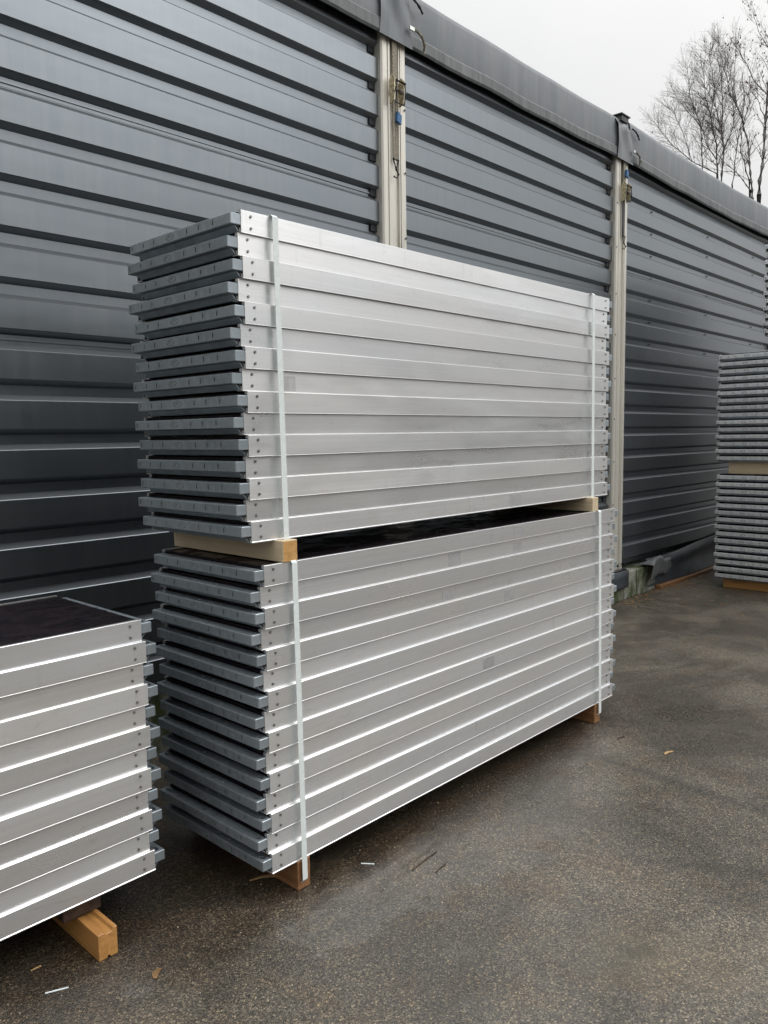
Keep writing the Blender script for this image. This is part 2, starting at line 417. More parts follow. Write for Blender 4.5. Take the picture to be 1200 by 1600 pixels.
for bi in range(len(POSTS)-1):
    xa, xb = POSTS[bi]+PW/2-.015, POSTS[bi+1]-PW/2+.015
    for si, (k0, k1) in enumerate(SHEETS):
        add_sheet(xa, xb, k0, k1, .0015*(si % 2) + random.uniform(0, .0008))
    # raised lap strip where two sheets overlap
    if bi in (2, 3, 4):
        for zz in (2.0755, 3.1595):
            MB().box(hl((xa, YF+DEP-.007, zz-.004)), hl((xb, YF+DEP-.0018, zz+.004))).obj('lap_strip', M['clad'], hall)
        # dark blocks added to make the dark notches in the ribs beside the next post
        for k in range(-5, 12):
            zb = Z0+k*PITCH
            MB().prism([(YF+.024-HP.y, zb-.020), (YF+DEP-.0025-HP.y, zb-WEB-.001), (YF+DEP-.0025-HP.y, zb-WEB-.034), (YF+.024-HP.y, zb-WEB-.034)], xb-.070-HP.x, xb-.014-HP.x).obj('notch_block', M['notch'], hall)
bay_screws = [(x, k) for x in (6.15, 7.6, 9.1) for k in range(4, 11)]
sc0 = None
for (x, k) in bay_screws:
    if sc0 is None:
        s = MB().tube([(0, .003, 0), (0, -.009, 0)], [.014, .012], 8); sc0 = s.obj('screw', M['screw'], hall)
        o = sc0
    else:
        o = sc0.copy(); COL.objects.link(o); o.parent = hall
    o.location = hl((x, YF+DEP, Z0+k*PITCH-.046))

# posts: extruded profile with two grooves and a central channel
def post_profile(w):
    h = w/2; yf, yb = -.036, .06
    return [(-h, yb), (-h, yf+.012), (-h+.008, yf), (-h+.048, yf), (-h+.050, yf+.010), (-h+.056, yf+.010), (-h+.058, yf), (-.036, yf), (-.034, yf+.014),
            (.040, yf+.014), (.042, yf), (h-.062, yf), (h-.060, yf+.010), (h-.054, yf+.010), (h-.052, yf), (h-.008, yf), (h, yf+.012), (h, yb)]
for i, px in enumerate(POSTS):
    p = MB().prism(post_profile(PW), .30, 4.36, 'Z').obj('post', M['post'], hall, loc=hl((px, YF, 0)))
    side = 1 if i == 3 else -1
    for z in [.55 + j*.395 for j in range(9)]:
        o = sc0.copy(); o.data = sc0.data; COL.objects.link(o); o.name = 'screw'; o.parent = p
        o.location = (side*(PW/2-.016), -.036, z + random.uniform(-.02, .02)); o.scale = (.62, .62, .62)
    MB().box((-PW/2-.02, -.075, .285), (PW/2+.02, .10, .305)).obj('base_plate', M['dark_metal'], p)
    for sx in (-.07, .07):
        MB().tube([(sx, -.055, .36), (sx, -.085, .36)], .016, 6).obj('bolt', M['screw'], p)
# wooden eave beam behind the tarpaulin
MB().box(hl((-8.2, YF+.01, 4.16)), hl((15.4, YF+.16, 4.40))).obj('eave_beam', M['dark_metal'], hall)
# roof tarpaulin, one length per bay, wrapped over the eave
def eave(xa, xb, sag, lift=0.0, name='roof_tarpaulin'):
    prof = [(1.378, 4.200), (1.374, 4.26), (1.375, 4.34), (1.377, 4.42), (1.382, 4.452), (1.398, 4.468), (1.52, 4.485), (3.2, 4.83), (4.9, 5.15), (6.6, 4.83), (8.3, 4.475), (8.36, 4.20)]
    nx = 14; vv = []; n = len(prof)
    for i in range(nx+1):
        u = i/nx; x = xa+(xb-xa)*u
        s = sag*math.sin(math.pi*u) + .004*math.sin(x*7.1)
        b = .006*math.sin(x*3.3)+.002*math.sin(x*8.7+1)
        for j, (y, z) in enumerate(prof):
            w = 1 if j < 3 else (.6 if j < 6 else .2)
            vv.append(hl((x, y + .032 - lift*(1 if j < 8 else 0) + b*w*.6, z - s*w - (.012*math.sin(math.pi*u) if j > 4 else 0) + lift*(1 if j > 4 else 0))))
    ff = [(i*n+j, (i+1)*n+j, (i+1)*n+j+1, i*n+j+1) for i in range(nx) for j in range(n-1)]
    o = mesh_obj(name, vv, ff, M['tarp'], hall, True)
    # stiff dirty hem pocket
    hv = []; hp = [(1.376, 4.205), (1.366, 4.19), (1.364, 4.125), (1.372, 4.110), (1.384, 4.114), (1.388, 4.19)]
    m = len(hp)
    for i in range(nx+1):
        u = i/nx; x = xa+(xb-xa)*u; s = sag*math.sin(math.pi*u) + .004*math.sin(x*7.1); b = .006*math.sin(x*3.3)+.002*math.sin(x*8.7+1)
        for (y, z) in hp: hv.append(hl((x, y + .032 - lift + b*.6, z - s)))
    hf = [(i*m+j, (i+1)*m+j, (i+1)*m+(j+1) % m, i*m+(j+1) % m) for i in range(nx) for j in range(m)]
    mesh_obj('hem', hv, hf, M['hem'], o, False)
    return o
sags = [.02, .02, .010, .012, .035, .02, .02]
for bi in range(len(POSTS)-1):
    eave(POSTS[bi]+.10, POSTS[bi+1]+.14, sags[bi], .0 if bi % 2 else .012)
# folded flaps of tarpaulin over each post, buckled to the next length
for px in POSTS[2:6]:
    vv = []; nx, nz = 10, 9
    for i in range(nx+1):
        u = i/nx
        for j in range(nz+1):
            w = j/nz
            z = 4.098 + .37*w - .005*u*(1-w)
            y = 1.384 + (.0 if w < .8 else (w-.8)*.30) - .010*math.sin(u*9+w*2.5)*min(1, w*2.5) - .006*math.sin(u*17-w*4)*w
            x = px - .16 + (.31 - .05*w)*u + .012*math.sin(w*5)
            vv.append(hl((x, y, z)))
    ff = [(i*(nz+1)+j, (i+1)*(nz+1)+j, (i+1)*(nz+1)+j+1, i*(nz+1)+j+1) for i in range(nx) for j in range(nz)]
    fl = mesh_obj('tarpaulin_flap', vv, ff, M['tarp'], hall, True)
    bb = MB().box(hl((px+.09, 1.352, 4.190)), hl((px+.135, 1.362, 4.212))).obj('buckle', M['rivet'], fl)
    MB().tube([hl((px+.145, 1.355, 4.20)), hl((px+.19, 1.345, 4.18)), hl((px+.235, 1.355, 4.145)), hl((px+.25, 1.375, 4.10))], .011, 5).obj('lashing', M['webbing'], fl)
    MB().tube([hl((px+.10, 1.372, 4.40)), hl((px+.15, 1.366, 4.39)), hl((px+.20, 1.366, 4.365)), hl((px+.24, 1.372, 4.34))], .010, 5).obj('lashing', M['dark_metal'], fl)
# small capped box on top of the eave over a post
MB().box(hl((5.30, 1.39, 4.44)), hl((5.43, 1.50, 4.49))).box(hl((5.28, 1.38, 4.49)), hl((5.45, 1.51, 4.50))).obj('post_cap', M['dark_metal'], hall)
# end walls and rear wall of the hall
MB().box(hl((15.26, YF+.05, 0.1)), hl((15.30, 8.3, 4.46))).obj('end_wall', M['clad'], hall)
MB().box(hl((-8.30, YF+.05, 0.1)), hl((-8.26, 8.3, 4.46))).obj('end_wall', M['clad'], hall)
MB().box(hl((-8.26, 8.26, 0.1)), hl((15.26, 8.30, 4.46))).obj('rear_wall', M['clad'], hall)
# skirt of dark tarpaulin hanging from the lowest sheet to the ground timber
vv = []; nx, nz = 60, 8
for i in range(nx+1):
    x = 6.0 + (13-6.0)*i/nx
    for j in range(nz+1):
        w = j/nz
        top = .36 + .03*math.sin(x*1.7) + .02*max(0, x-6.5)*.3
        z = .05 + (top-.05)*w
        y = 1.425 - .06*(1-w)**1.5 - .015*math.sin(x*2.9+w*2) - .05*math.exp(-((w-.8)/.15)**2)*.8
        vv.append(hl((x, y, z)))
ff = [(i*(nz+1)+j, (i+1)*(nz+1)+j, (i+1)*(nz+1)+j+1, i*(nz+1)+j+1) for i in range(nx) for j in range(nz)]
mesh_obj('tarpaulin_skirt', vv, ff, M['dark_tarp'], hall, True)
MB().box(hl((-8.2, YF+.03, .0)), hl((5.3, YF+.13, .42))).obj('plinth', M['concrete'], hall)

# ------------------------------------------------------------------ ratchet straps on the posts
def ratchet(px, zt, zr, zb, loose, label, group='ratchet straps on the hall posts'):
    r_ = empty('ratchet_strap', (px, YF-.036, zr)); tag(r_, label, 'ratchet strap', group)
    MB().box((-.020, -.012, .05), (.022, -.002, zt-zr)).obj('webbing', M['webbing'], r_)
    MB().box((-.024, -.014, zb-zr+.07), (-.002, -.006, -.05)).box((.004, -.012, zb-zr+.07), (.014, -.006, -.05)).obj('webbing', M['dark_metal'] if loose else M['webbing'], r_)
    f = MB()
    f.prism([(-.05, -.075), (-.012, -.09), (-.006, .05), (-.03, .085), (-.055, .06)], -.052, -.044)
    f.prism([(-.05, -.075), (-.012, -.09), (-.006, .05), (-.03, .085), (-.055, .06)], .036, .044)
    f.tube([(-.05, -.03, 0), (.042, -.03, 0)], .012, 8)
    f.obj('ratchet_frame', M['brass'], r_)
    f = MB().tube([(-.036, -.052, .045), (-.036, -.060, -.02), (-.034, -.048, -.085), (.046, -.048, -.085), (.048, -.060, -.02), (.048, -.052, .045)], .0065, 6)
    f.tube([(-.036, -.055, .045), (.048, -.055, .045)], .010, 8)
    f.obj('ratchet_handle', M['dark_metal'], r_)
    MB().tube([(-.030, -.034, .0), (.034, -.034, .0)], .020, 10).obj('webbing_roll', M['webbing'], r_)
    f = MB().tube([(-.024, -.012, zb-zr+.075), (.026, -.012, zb-zr+.075)], .006, 6).tube([(-.024, -.012, zb-zr+.075), (0, -.014, zb-zr+.01), (.026, -.012, zb-zr+.075)], .006, 6)
    f.tube([(0, -.014, zb-zr+.012), (.006, -.03, zb-zr-.02), (-.004, -.02, zb-zr-.045), (-.010, -.004, zb-zr-.03)], .008, 6)
    f.obj('hook', M['screw'], r_)
    MB().prism([(-.02, -.03), (.02, -.045), (.024, .012), (-.012, .03)], -.030, -.012, 'Y').obj('tag', M['blue'], r_, loc=(.014, -.004, (-.155 if not loose else .17)))
    return r_
ratchet(2.252, 4.10, 3.80, 3.31, False, 'corroded ratchet strap with blue tag on pale post rising behind the central stack')
ratchet(5.397, 4.10, 3.83, 3.36, True, 'corroded ratchet strap on pale post at right end of the central stack')

# ------------------------------------------------------------------ foundation block and base timber
fb = MB().prism([(5.20, 1.375), (6.18, 1.385), (6.18, 2.0), (5.20, 2.0)], 0.0, .27, 'Z').obj('foundation_block', M['concrete'])
bevel(fb, .012, 2); tag(fb, 'mossy concrete foundation block at foot of the pale hall post', 'concrete block')
def sheet(name, pts_fn, nu, nv, mat, th=.004):
    vv = [pts_fn(i/nu, j/nv) for i in range(nu+1) for j in range(nv+1)]
    ff = [(i*(nv+1)+j, (i+1)*(nv+1)+j, (i+1)*(nv+1)+j+1, i*(nv+1)+j+1) for i in range(nu) for j in range(nv)]
    o = mesh_obj(name, vv, ff, mat, None, True)
    md = o.modifiers.new('thickness', 'SOLIDIFY'); md.thickness = th; return o
def flap1(u, v):
    x = 5.10 + .42*u; 
    return (x, 1.36 - .02*math.sin(u*3), .29 - .155*v) if v > .25 else (x, 1.36 - .02*math.sin(u*3) + (.25-v)*.6, .292 + .02*(.25-v))
o = sheet('rubber_mat', flap1, 8, 8, M['dark_tarp']); tag(o, 'small grey rubber sheet folded over left corner of the mossy block', 'rubber sheet')
def flap2(u, v):
    x = 5.88 + .62*u
    rise = .09*math.sin(math.pi*min(1, u*1.5))*(1-u*.6)
    if v < .4: return (x + .05*v, 1.44 - .16*v/.4*(1-.55*u), .295 + rise*(v/.4))
    w = (v-.4)/.6
    return (x + .02 + .12*u*w, 1.28 + .09*u + .035*w, .295 + rise - w*(.20 + .02*math.sin(u*6))*(1-.15*u))
o = sheet('tarpaulin_offcut', flap2, 12, 10, M['hem']); tag(o, 'curled grey tarpaulin offcut draped over right end of the mossy block', 'tarpaulin')
bt = MB().prism([(1.33, 0), (1.44, 0), (1.44, .045), (1.33, .040)], 6.20, 10.5).obj('base_timber', M['brown_wood'])
bevel(bt, .004); tag(bt, 'long brown timber lying on the ground along the hall base', 'timber')

# ------------------------------------------------------------------ building across the yard (outside the frame, mirrored in metal)
op = empty('yard_building', (0, -22, 0)); tag(op, 'long low dark building across the yard facing the hall', 'building')
MB().box((-45, -12, 0), (90, 0, 6.4)).obj('wall', M['opposite'], op)
MB().prism([(-12.4, 6.4), (.4, 6.4), (-6, 7.4)], -45.5, 90.5).obj('roof', M['opposite_roof'], op)
for k in range(12):
    MB().box((-42+k*7.2, .0, .05), (-38.6+k*7.2, .05, 3.1)).obj('door', M['dark_metal'], op)

# ================================================================== DECKS
P, L, W = .073, 2.517, .635
def rail_mesh(name, far=False, lip=.0006):
    H = P-.0005
    pr = [(-lip, .0), (-lip, lip*1.5), (0, lip*2.6), (0, H-.0012), (.0012, H), (.0145, H), (.0145, H-.010), (.0035, H-.012), (.0035, .004), (.027, .004), (.027, .012), (.024, .016), (.026, .0175), (.031, .013), (.031, 0)]
    if far: pr = [(W-y, z) for y, z in pr]
    return MB().prism(pr, 0, L)
def slot_face(mb, x, ys, z0, z1, slots, sw, sh, depth):
    """front sheet at x with upright slots cut through, walls going in by depth"""
    zc = (z0+z1)/2; a, b = zc-sh/2, zc+sh/2
    cuts = [ys[0]]
    for s in sorted(slots): cuts += [s-sw/2, s+sw/2]
    cuts.append(ys[1]); k = len(mb.v); rows = (z0, a, b, z1)
    for y in cuts:
        for z in rows: mb.v.append((x, y, z))
    for i in range(len(cuts)-1):
        for j in range(3):
            if i % 2 == 1 and j == 1:
                q = (k+i*4+1, k+(i+1)*4+1, k+(i+1)*4+2, k+i*4+2); e = len(mb.v)
                for w in q: mb.v.append((mb.v[w][0]+depth, mb.v[w][1], mb.v[w][2]))
                for w in range(4): mb.f.append((q[w], q[(w+1) % 4], e+(w+1) % 4, e+w))
                continue
            mb.f.append((k+i*4+j, k+(i+1)*4+j, k+(i+1)*4+j+1, k+i*4+j+1))
def hole_cell(mb, y0, y1, x0, x1, z, hy, rx, ry, depth):
    """top sheet cell with an oval hole"""
    k = len(mb.v); out = []; inn = []
    xc = (x0+x1)/2
    rim = [(x0, y0), (x0, (y0+hy)/2), (x0, hy), (x0, (y1+hy)/2), (x0, y1), (xc, y1), (x1, y1), (x1, (y1+hy)/2), (x1, hy), (x1, (y0+hy)/2), (x1, y0), (xc, y0)]
    for (x, y) in rim:
        an = math.atan2((y-hy)/ry, (x-xc)/rx)
        mb.v.append((x, y, z)); mb.v.append((xc+rx*math.cos(an), hy+ry*math.sin(an), z)); mb.v.append((xc+rx*math.cos(an), hy+ry*math.sin(an), z-depth))
    for i in range(12):
        a, b = k+3*i, k+3*((i+1) % 12)
        mb.f.append((a, b, b+1, a+1)); mb.f.append((a+1, b+1, b+2, a+2))
SLOTS = (.617, .538, .466, .254, .183, .102)
def cap_mesh(dense=True, flip=False):
    mb = MB(); ct, cb = .80*P, .31*P; x0, x1 = -.040, .0; y0, y1 = .002, W-.002
    c = .0022
    slot_face(mb, x0, (y0+c, y1-c), cb+c, ct-c, SLOTS if dense else SLOTS, .0055, .0160, .006)
    # top with oval holes
    ys = [y0+c]; holes = (.030, .288, .358, .603)
    for h in holes:
        hole_cell(mb, h-.026, h+.026, x0+c, x1, ct, h, .0085, .0155, .012)
    edges = [y0+c] + [e for h in holes for e in (h-.026, h+.026)] + [y1-c]
    for i in range(0, len(edges), 2):
        if edges[i+1]-edges[i] > .0005:
            k = len(mb.v); mb.v += [(x0+c, edges[i], ct), (x1, edges[i], ct), (x1, edges[i+1], ct), (x0+c, edges[i+1], ct)]; mb.f.append((k, k+1, k+2, k+3))
    # chamfers, bottom return, sloped web, closed ends
    def quad(a, b, cc, d):
        k = len(mb.v); mb.v.extend([a, b, cc, d]); mb.f.append((k, k+1, k+2, k+3))
    quad((x0, y0+c, ct-c), (x0, y1-c, ct-c), (x0+c, y1-c, ct), (x0+c, y0+c, ct))
    quad((x0, y0+c, cb+c), (x0, y1-c, cb+c), (x0+c, y1-c, cb), (x0+c, y0+c, cb))
    quad((x0+c, y0+c, cb), (x0+c, y1-c, cb), (x1, y1-c, cb-.001), (x1, y0+c, cb-.001))
    for (ya, s) in ((y0, 1), (y1, -1)):
        quad((x0+c, ya, cb+c), (x1, ya, cb+c), (x1, ya, ct-c), (x0+c, ya, ct-c))
        quad((x0, ya+s*c, cb+c), (x0+c, ya, cb+c), (x0+c, ya, ct-c), (x0, ya+s*c, ct-c))
        quad((x0+c, ya, ct-c), (x1, ya, ct-c), (x1, ya+s*c, ct), (x0+c, ya+s*c, ct))
        quad((x0+c, ya, cb+c), (x1, ya, cb+c), (x1, ya+s*c, cb), (x0+c, ya+s*c, cb))
        quad((x0+c, ya+s*c, cb), (x1, ya+s*c, cb), (x1, ya+s*.004, cb), (x0+c, ya+s*.004, cb))
    return mb
def web_mesh():
    ya, yb = .010, W-.030
    cb = .31*P
    mb = MB(); mb.prism([(-.0205, cb-.0015), (-.0185, cb-.004), (-.010, .010), (-.004, .003), (.012, .003), (.012, .006), (-.002, .006), (-.0075, .0115), (-.016, cb-.004), (-.017, cb-.0015)], ya, yb, 'Y')
    return mb
def emblem_mesh():
    """raised oval badge with a double-peak mark"""
    mb = MB(); yc, zc, x = .360, .555*P, -.0408; ry, rz = .028, .0112; n = 20; k = len(mb.v)
    for i in range(n):
        a = 2*math.pi*i/n
        for f, dx in ((1.0, .0009), (.95, .0002), (.86, .0002), (.81, .0009)): mb.v.append((x+dx, yc+ry*f*math.cos(a), zc+rz*f*math.sin(a)))
    for i in range(n):
        a, b = k+4*i, k+4*((i+1) % n)
        for j in range(3): mb.f.append((a+j, b+j, b+j+1, a+j+1))
    for pl in ([(.018, -.006), (.008, .006), (.002, -.004)], [(.010, -.003), (0, .006), (-.010, -.006)], [(-.002, .003), (-.008, .006), (-.018, -.006)]):
        mb.tube([(x+.0006, yc+a, zc+b) for a, b in pl], .0009, 4)
    return mb
def flipx(mb):
    r_ = MB(); r_.v = [(L-x, y, z) for (x, y, z) in [tuple(v) for v in mb.v]]; r_.f = [tuple(reversed(f)) for f in mb.f]; return r_

def make_deck():
    d = empty('scaffold_deck')
    rn = rail_mesh('side_rail').obj('side_rail', M['alu'], d)
    rf = rail_mesh('side_rail', True).obj('side_rail', M['alu'], d)
    rv = None
    for x in (.040, L-.040):
        for z in (.018, .056):
            if rv is None:
                rv = MB().tube([(0, .0003, 0), (0, -.0022, 0), (0, -.0040, 0), (0, -.0046, 0)], [.0052, .0050, .0036, .0010], 8).obj('rivet', M['rivet'], rn, True); o = rv
            else:
                o = rv.copy(); COL.objects.link(o); o.parent = rn
            o.location = (x, 0, z)
    pn = MB().box((.004, .0155, P-.016), (L*.5-.002, W-.0155, P-.0035)).box((L*.5+.002, .0155, P-.016), (L-.004, W-.0155, P-.0035)).obj('plywood_panel', M['ply'], d)
    MB().box((L*.5-.0018, .016, P-.010), (L*.5+.0018, W-.016, P-.003)).obj('joint_strip', M['alu'], d)
    for fl in (0, 1):
        f = flipx if fl else (lambda m: m)
        c = f(cap_mesh()).obj('end_cap', M['galv'], d)
        f(emblem_mesh()).obj('emblem', M['emblem'], c)
        f(web_mesh()).obj('end_web', M['galv'], d)
        # open hooks of the rail extrusion beside the web
        hk = MB().tube([(-.001, .006, .004), (-.002, .006, .014), (-.002, .013, .020), (-.002, .020, .014), (-.002, .024, .020)], .0022, 5)
        f(hk).obj('hook_profile', M['alu'], d)
    MB().tube([(-.022, .22, P*.81), (-.022, .22, P*.83)], .004, 6).obj('pin', M['post'], d)
    return d
ORD = ['topmost', 'second', 'third', 'fourth', 'fifth', 'sixth', 'seventh', 'eighth', 'ninth', 'tenth', 'eleventh', 'twelfth', 'thirteenth', 'fourteenth', 'lowest']
proto = make_deck(); first = True
def bundle(n, x, y, z, where, group, jit=.003, step=.010, drift=0.0):
    global first
    out = []
    for i in range(n):                       # from the bottom up
        if first: d = proto; first = False
        else: d = copy_tree(proto)
        odd = i % 2 == 0
        d.location = (x + (.004 if odd else -.006) + random.uniform(-jit, jit) - drift*i, y + (0 if odd else step) + random.uniform(-.0012, .0012), z + i*P)
        k = n-1-i
        nm = 'lowest' if i == 0 else ORD[k]
        tag(d, where % (nm if k in (0,) or i == 0 else nm + ' from top'), 'scaffold deck', group)
        out.append(d)
    return out
ZB = .110; H15 = 15*P; ZU = ZB + H15 + .075
low = bundle(15, 0, 0, ZB, 'silver aluminium scaffold deck, %s in the lower strapped bundle of central stack', 'aluminium decks of the lower central bundle')
upp = bundle(15, -.015, .040, ZU, 'silver aluminium scaffold deck, %s in the upper strapped bundle of central stack', 'aluminium decks of the upper central bundle', drift=.0004)
lft = bundle(12, -.312-L, .25, .163, 'silver aluminium scaffold deck, %s in the black topped stack at left', 'aluminium decks of the left stack', drift=-.0006)
RX, RY = 6.69, .325
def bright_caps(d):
    """gives the end caps of the far stack a paler steel colour"""
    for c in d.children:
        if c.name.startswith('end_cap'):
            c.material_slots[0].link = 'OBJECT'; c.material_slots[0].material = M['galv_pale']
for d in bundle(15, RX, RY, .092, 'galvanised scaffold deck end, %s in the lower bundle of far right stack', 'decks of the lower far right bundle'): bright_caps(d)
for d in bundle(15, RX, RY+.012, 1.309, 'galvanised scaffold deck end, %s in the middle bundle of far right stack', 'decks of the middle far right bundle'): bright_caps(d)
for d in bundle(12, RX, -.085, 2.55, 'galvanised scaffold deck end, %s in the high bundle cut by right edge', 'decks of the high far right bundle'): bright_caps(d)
# second pile under the high bundle, outside the frame
for d in bundle(15, RX, RY-.66, .092, 'galvanised scaffold deck, %s in lower bundle beyond the right edge', 'decks beyond the right edge'): pass
for d in bundle(15, RX, RY-.66, 1.309, 'galvanised scaffold deck, %s in middle bundle beyond the right edge', 'decks beyond the right edge'): pass

# the lowest deck of a bundle shows its drip lip
lip_me = rail_mesh('side_rail', False, .0018).obj('side_rail', M['alu'])
for dk in (low[0], upp[0], lft[0]):
    [c for c in dk.children if c.name.startswith('side_rail')][0].data = lip_me.data
bpy.data.objects.remove(lip_me)
# dull tape residue and scuffs on single rails
def mark(deck, x, z0, w, h):
    rail = [c for c in deck.children if c.name.startswith('side_rail')][0]
    MB().box((x, -.0005, z0), (x+w, .0004, z0+h)).obj('tape_mark', M['mark'], rail)
mark(upp[7], .155, .006, .075, .050)
mark(low[14], 1.50, .008, .085, .055); mark(low[13], 1.02, .006, .085, .058); mark(low[10], 1.42, .008, .08, .050); mark(low[11], .98, .006, .085, .045); mark(low[13], 1.52, .006, .07, .05)
mark(upp[0], 1.54, .006, .10, .058); mark(low[6], 1.25, .008, .09, .05)

# ------------------------------------------------------------------ timbers
def timber(name, x0, x1, y0, y1, z0, z1, mat, label, group=None, endmat=None, bw=.002):
    o = MB().box((x0, y0, z0), (x1, y1, z1)).obj(name, mat)
    if endmat:
        o.data.materials.append(endmat)
        for p in o.data.polygons:
            if p.normal.y < -.9: p.material_index = 1
    bevel(o, bw); return tag(o, label, 'timber', group)
GT = 'timber bearers under the decks'
zt0, zt1 = ZB+H15, ZU
timber('timber_bearer', .085, .150, -.004, .68, zt0, zt1, M['pine'], 'pale pine bearer between upper and lower central bundles at their left end', GT, M['pine_end'])
timber('timber_bearer', 2.262, 2.326, .0, .66, zt0, zt1, M['pine'], 'pale pine bearer between upper and lower central bundles at their right end', GT)
timber('timber_bearer', .112, .172, -.006, .66, 0, ZB, M['brown_wood'], 'brown timber bearer on the asphalt under left end of the central stack', GT)
timber('timber_bearer', 2.305, 2.368, -.004, .66, 0, ZB, M['brown_wood'], 'brown timber bearer on the asphalt under right end of the central stack', GT)
# left stack: grooved timber with a dark board on it
prof = [(-.562, 0), (-.534, 0), (-.531, .008), (-.526, .008), (-.523, 0), (-.498, 0), (-.498, .093), (-.511, .093), (-.515, .083), (-.536, .081), (-.540, .086), (-.562, .086)]
o = MB().prism(prof, .165, .95, 'Y').obj('grooved_timber', M['wet_pine']); bevel(o, .0015); tag(o, 'orange grooved timber poking out from under the left stack', 'timber')
o = MB().box((-.612, .295, .092), (-.482, .90, .1625)).obj('packing_board', M['rotten']); bevel(o, .006, 2); tag(o, 'dark weathered board on orange timber under the left stack', 'board')
timber('timber_bearer', -2.55, -2.48, .30, .9, 0, .163, M['brown_wood'], 'brown timber bearer under far left end of the left stack', GT)
timber('timber_bearer', RX+.055, RX+.125, RY-.70, RY+.57, 0, .092, M['wet_pine'], 'wet timber bearer on the ground under far right stack', GT)
timber('timber_bearer', RX+.055, RX+.125, RY-.70, RY+.55, .092+H15, 1.309, M['pine'], 'pale timber bearer between lower and middle bundles of far right stack', GT)
timber('timber_bearer', RX+.055, RX+.125, RY-.70, RY+.10, 1.309+H15, 2.55, M['pine'], 'pale timber bearer under the high bundle at right edge', GT)
for zz0, zz1 in ((0, .092), (.092+H15, 1.309), (1.309+H15, 2.55)):
    timber('timber_bearer', RX+L-.13, RX+L-.06, RY-.70, RY+.55, zz0, zz1, M['pine'], 'timber bearer at rear end of the far right stack under its %s bundle' % ('lower' if zz0 == 0 else 'middle' if zz0 < 2 else 'high'), 'rear bearers of the far right stack')

# ------------------------------------------------------------------ strapping bands
def band(x, y0, y1, z0, z1, tilt, label, w=.0235):
    pts = [(y0-.0145, z0+.01), (y0-.0125, (z0+z1)/2), (y0-.0105, z1-.004), (y0-.003, z1+.003), ((y0+y1)/2, z1+.004), (y1+.012, z1+.003), (y1+.016, z1-.01), (y1+.016, z0+.01), (y1+.01, z0), (y0-.006, z0)]
    m = MB().ribbon(pts, w, .0011, True)
    zm = z0
    m.v = [(v[0] + tilt*(v[2]-zm), v[1], v[2]) for v in m.v]
    o = m.obj('strapping_band', M['strap'], None, False, (x, 0, 0))
    return tag(o, label, 'strap', 'white strapping bands round the bundles')
band(.138, -.002, W+.006, .028, ZB+H15, -.008, 'white strapping band at left end of the lower central bundle')
band(2.345, -.002, W+.006, .045, ZB+H15, -.018, 'white strapping band at right end of the lower central bundle', .027)
band(.126, .038, W+.046, zt0+.004, ZU+H15, -.010, 'white strapping band at left end of the upper central bundle')
band(2.305, .038, W+.046, zt0+.004, ZU+H15, -.004, 'white strapping band at right end of the upper central bundle', .027)
# loose tails of cut strap curling up on the far right stack
def tail(pts, label):
    m = MB(); m.ribbon(pts, .026, .0016); o = m.obj('strap_tail', M['strap'], None, False, (RX+.10, 0, 0)); return tag(o, label, 'strap', 'loose strap tails on far right stack')
zt = 1.309+H15
tail([(RY+.235, zt), (RY+.215, zt+.012), (RY+.20, zt+.03), (RY+.195, zt+.05), (RY+.20, zt+.075)][::1] if False else [(.565, zt+.002), (.585, zt+.02), (.598, zt+.05), (.606, zt+.075)], 'short white strap end poking up from middle bundle at right')
tail([(.500, zt+.002), (.475, zt+.03), (.450, zt+.07), (.448, zt+.105), (.462, zt+.135), (.490, zt+.148), (.520, zt+.150)], 'hooked white strap end curling up under the high bundle at right')

# ------------------------------------------------------------------ litter on the asphalt
def strip(name, a, b, w, h, mat, label, cat, curl=0.0, group=None):
    a, b = Vector((*a, 0)), Vector((*b, 0)); d = b-a; n_ = Vector((-d.y, d.x, 0)).normalized()
    vv = []; N = 8
    for i in range(N+1):
        u = i/N; p = a + d*u + n_*curl*math.sin(math.pi*u); ww = w*(.35+.65*math.sin(math.pi*min(max(u, .12), .88)))if curl else w
        for s in (-1, 1):
            for z in (.0015, .0015+h): vv.append(p + n_*s*ww/2 + Vector((0, 0, z + abs(curl)*.18*math.sin(math.pi*u))))
    ff = []
    for i in range(N):
        k = i*4
        for (p_, q_) in ((0, 1), (1, 3), (3, 2), (2, 0)): ff.append((k+p_, k+q_, k+4+q_, k+4+p_))
    ff += [(0, 1, 3, 2), (N*4, N*4+1, N*4+3, N*4+2)]
    return tag(mesh_obj(name, vv, ff, mat), label, cat, group)
strip('plastic_strip', (-.739, .151), (-.681, .124), .005, .002, M['strap'], 'white plastic strip on asphalt in front of the orange timber', 'plastic strip')
strip('plastic_strip', (.392, -.048), (.423, -.089), .005, .002, M['strap'], 'tiny white plastic strip on asphalt below the central stack', 'plastic strip')
strip('wood_splinter', (-.726, .284), (-.694, .284), .005, .002, M['shaving'], 'thin tan splinter on asphalt left of the orange timber', 'splinter')
strip('wood_shaving', (.033, .178), (.140, .085), .016, .002, M['shaving'], 'curved tan wood sliver beside the brown bearer under central stack', 'wood sliver', .018)
strip('dead_leaf', (-.485, -.035), (-.450, -.005), .022, .0015, M['litter'], 'small brown dead leaf on asphalt right of the orange timber', 'leaf', .006)
strip('dead_leaf', (2.150, -.480), (2.215, -.495), .018, .0015, M['shaving'], 'pale yellow leaf lying on asphalt right of the central stack', 'leaf', .006)
strip('twig', (.489, -.224), (.653, -.208), .004, .003, M['rotten'], 'longer dark line mark on wet asphalt in front of the central stack', 'twig')  # thin strips laid for two line marks in the asphalt
strip('twig', (.533, -.300), (.613, -.289), .003, .002, M['rotten'], 'shorter dark line mark on wet asphalt in front of the central stack', 'twig')
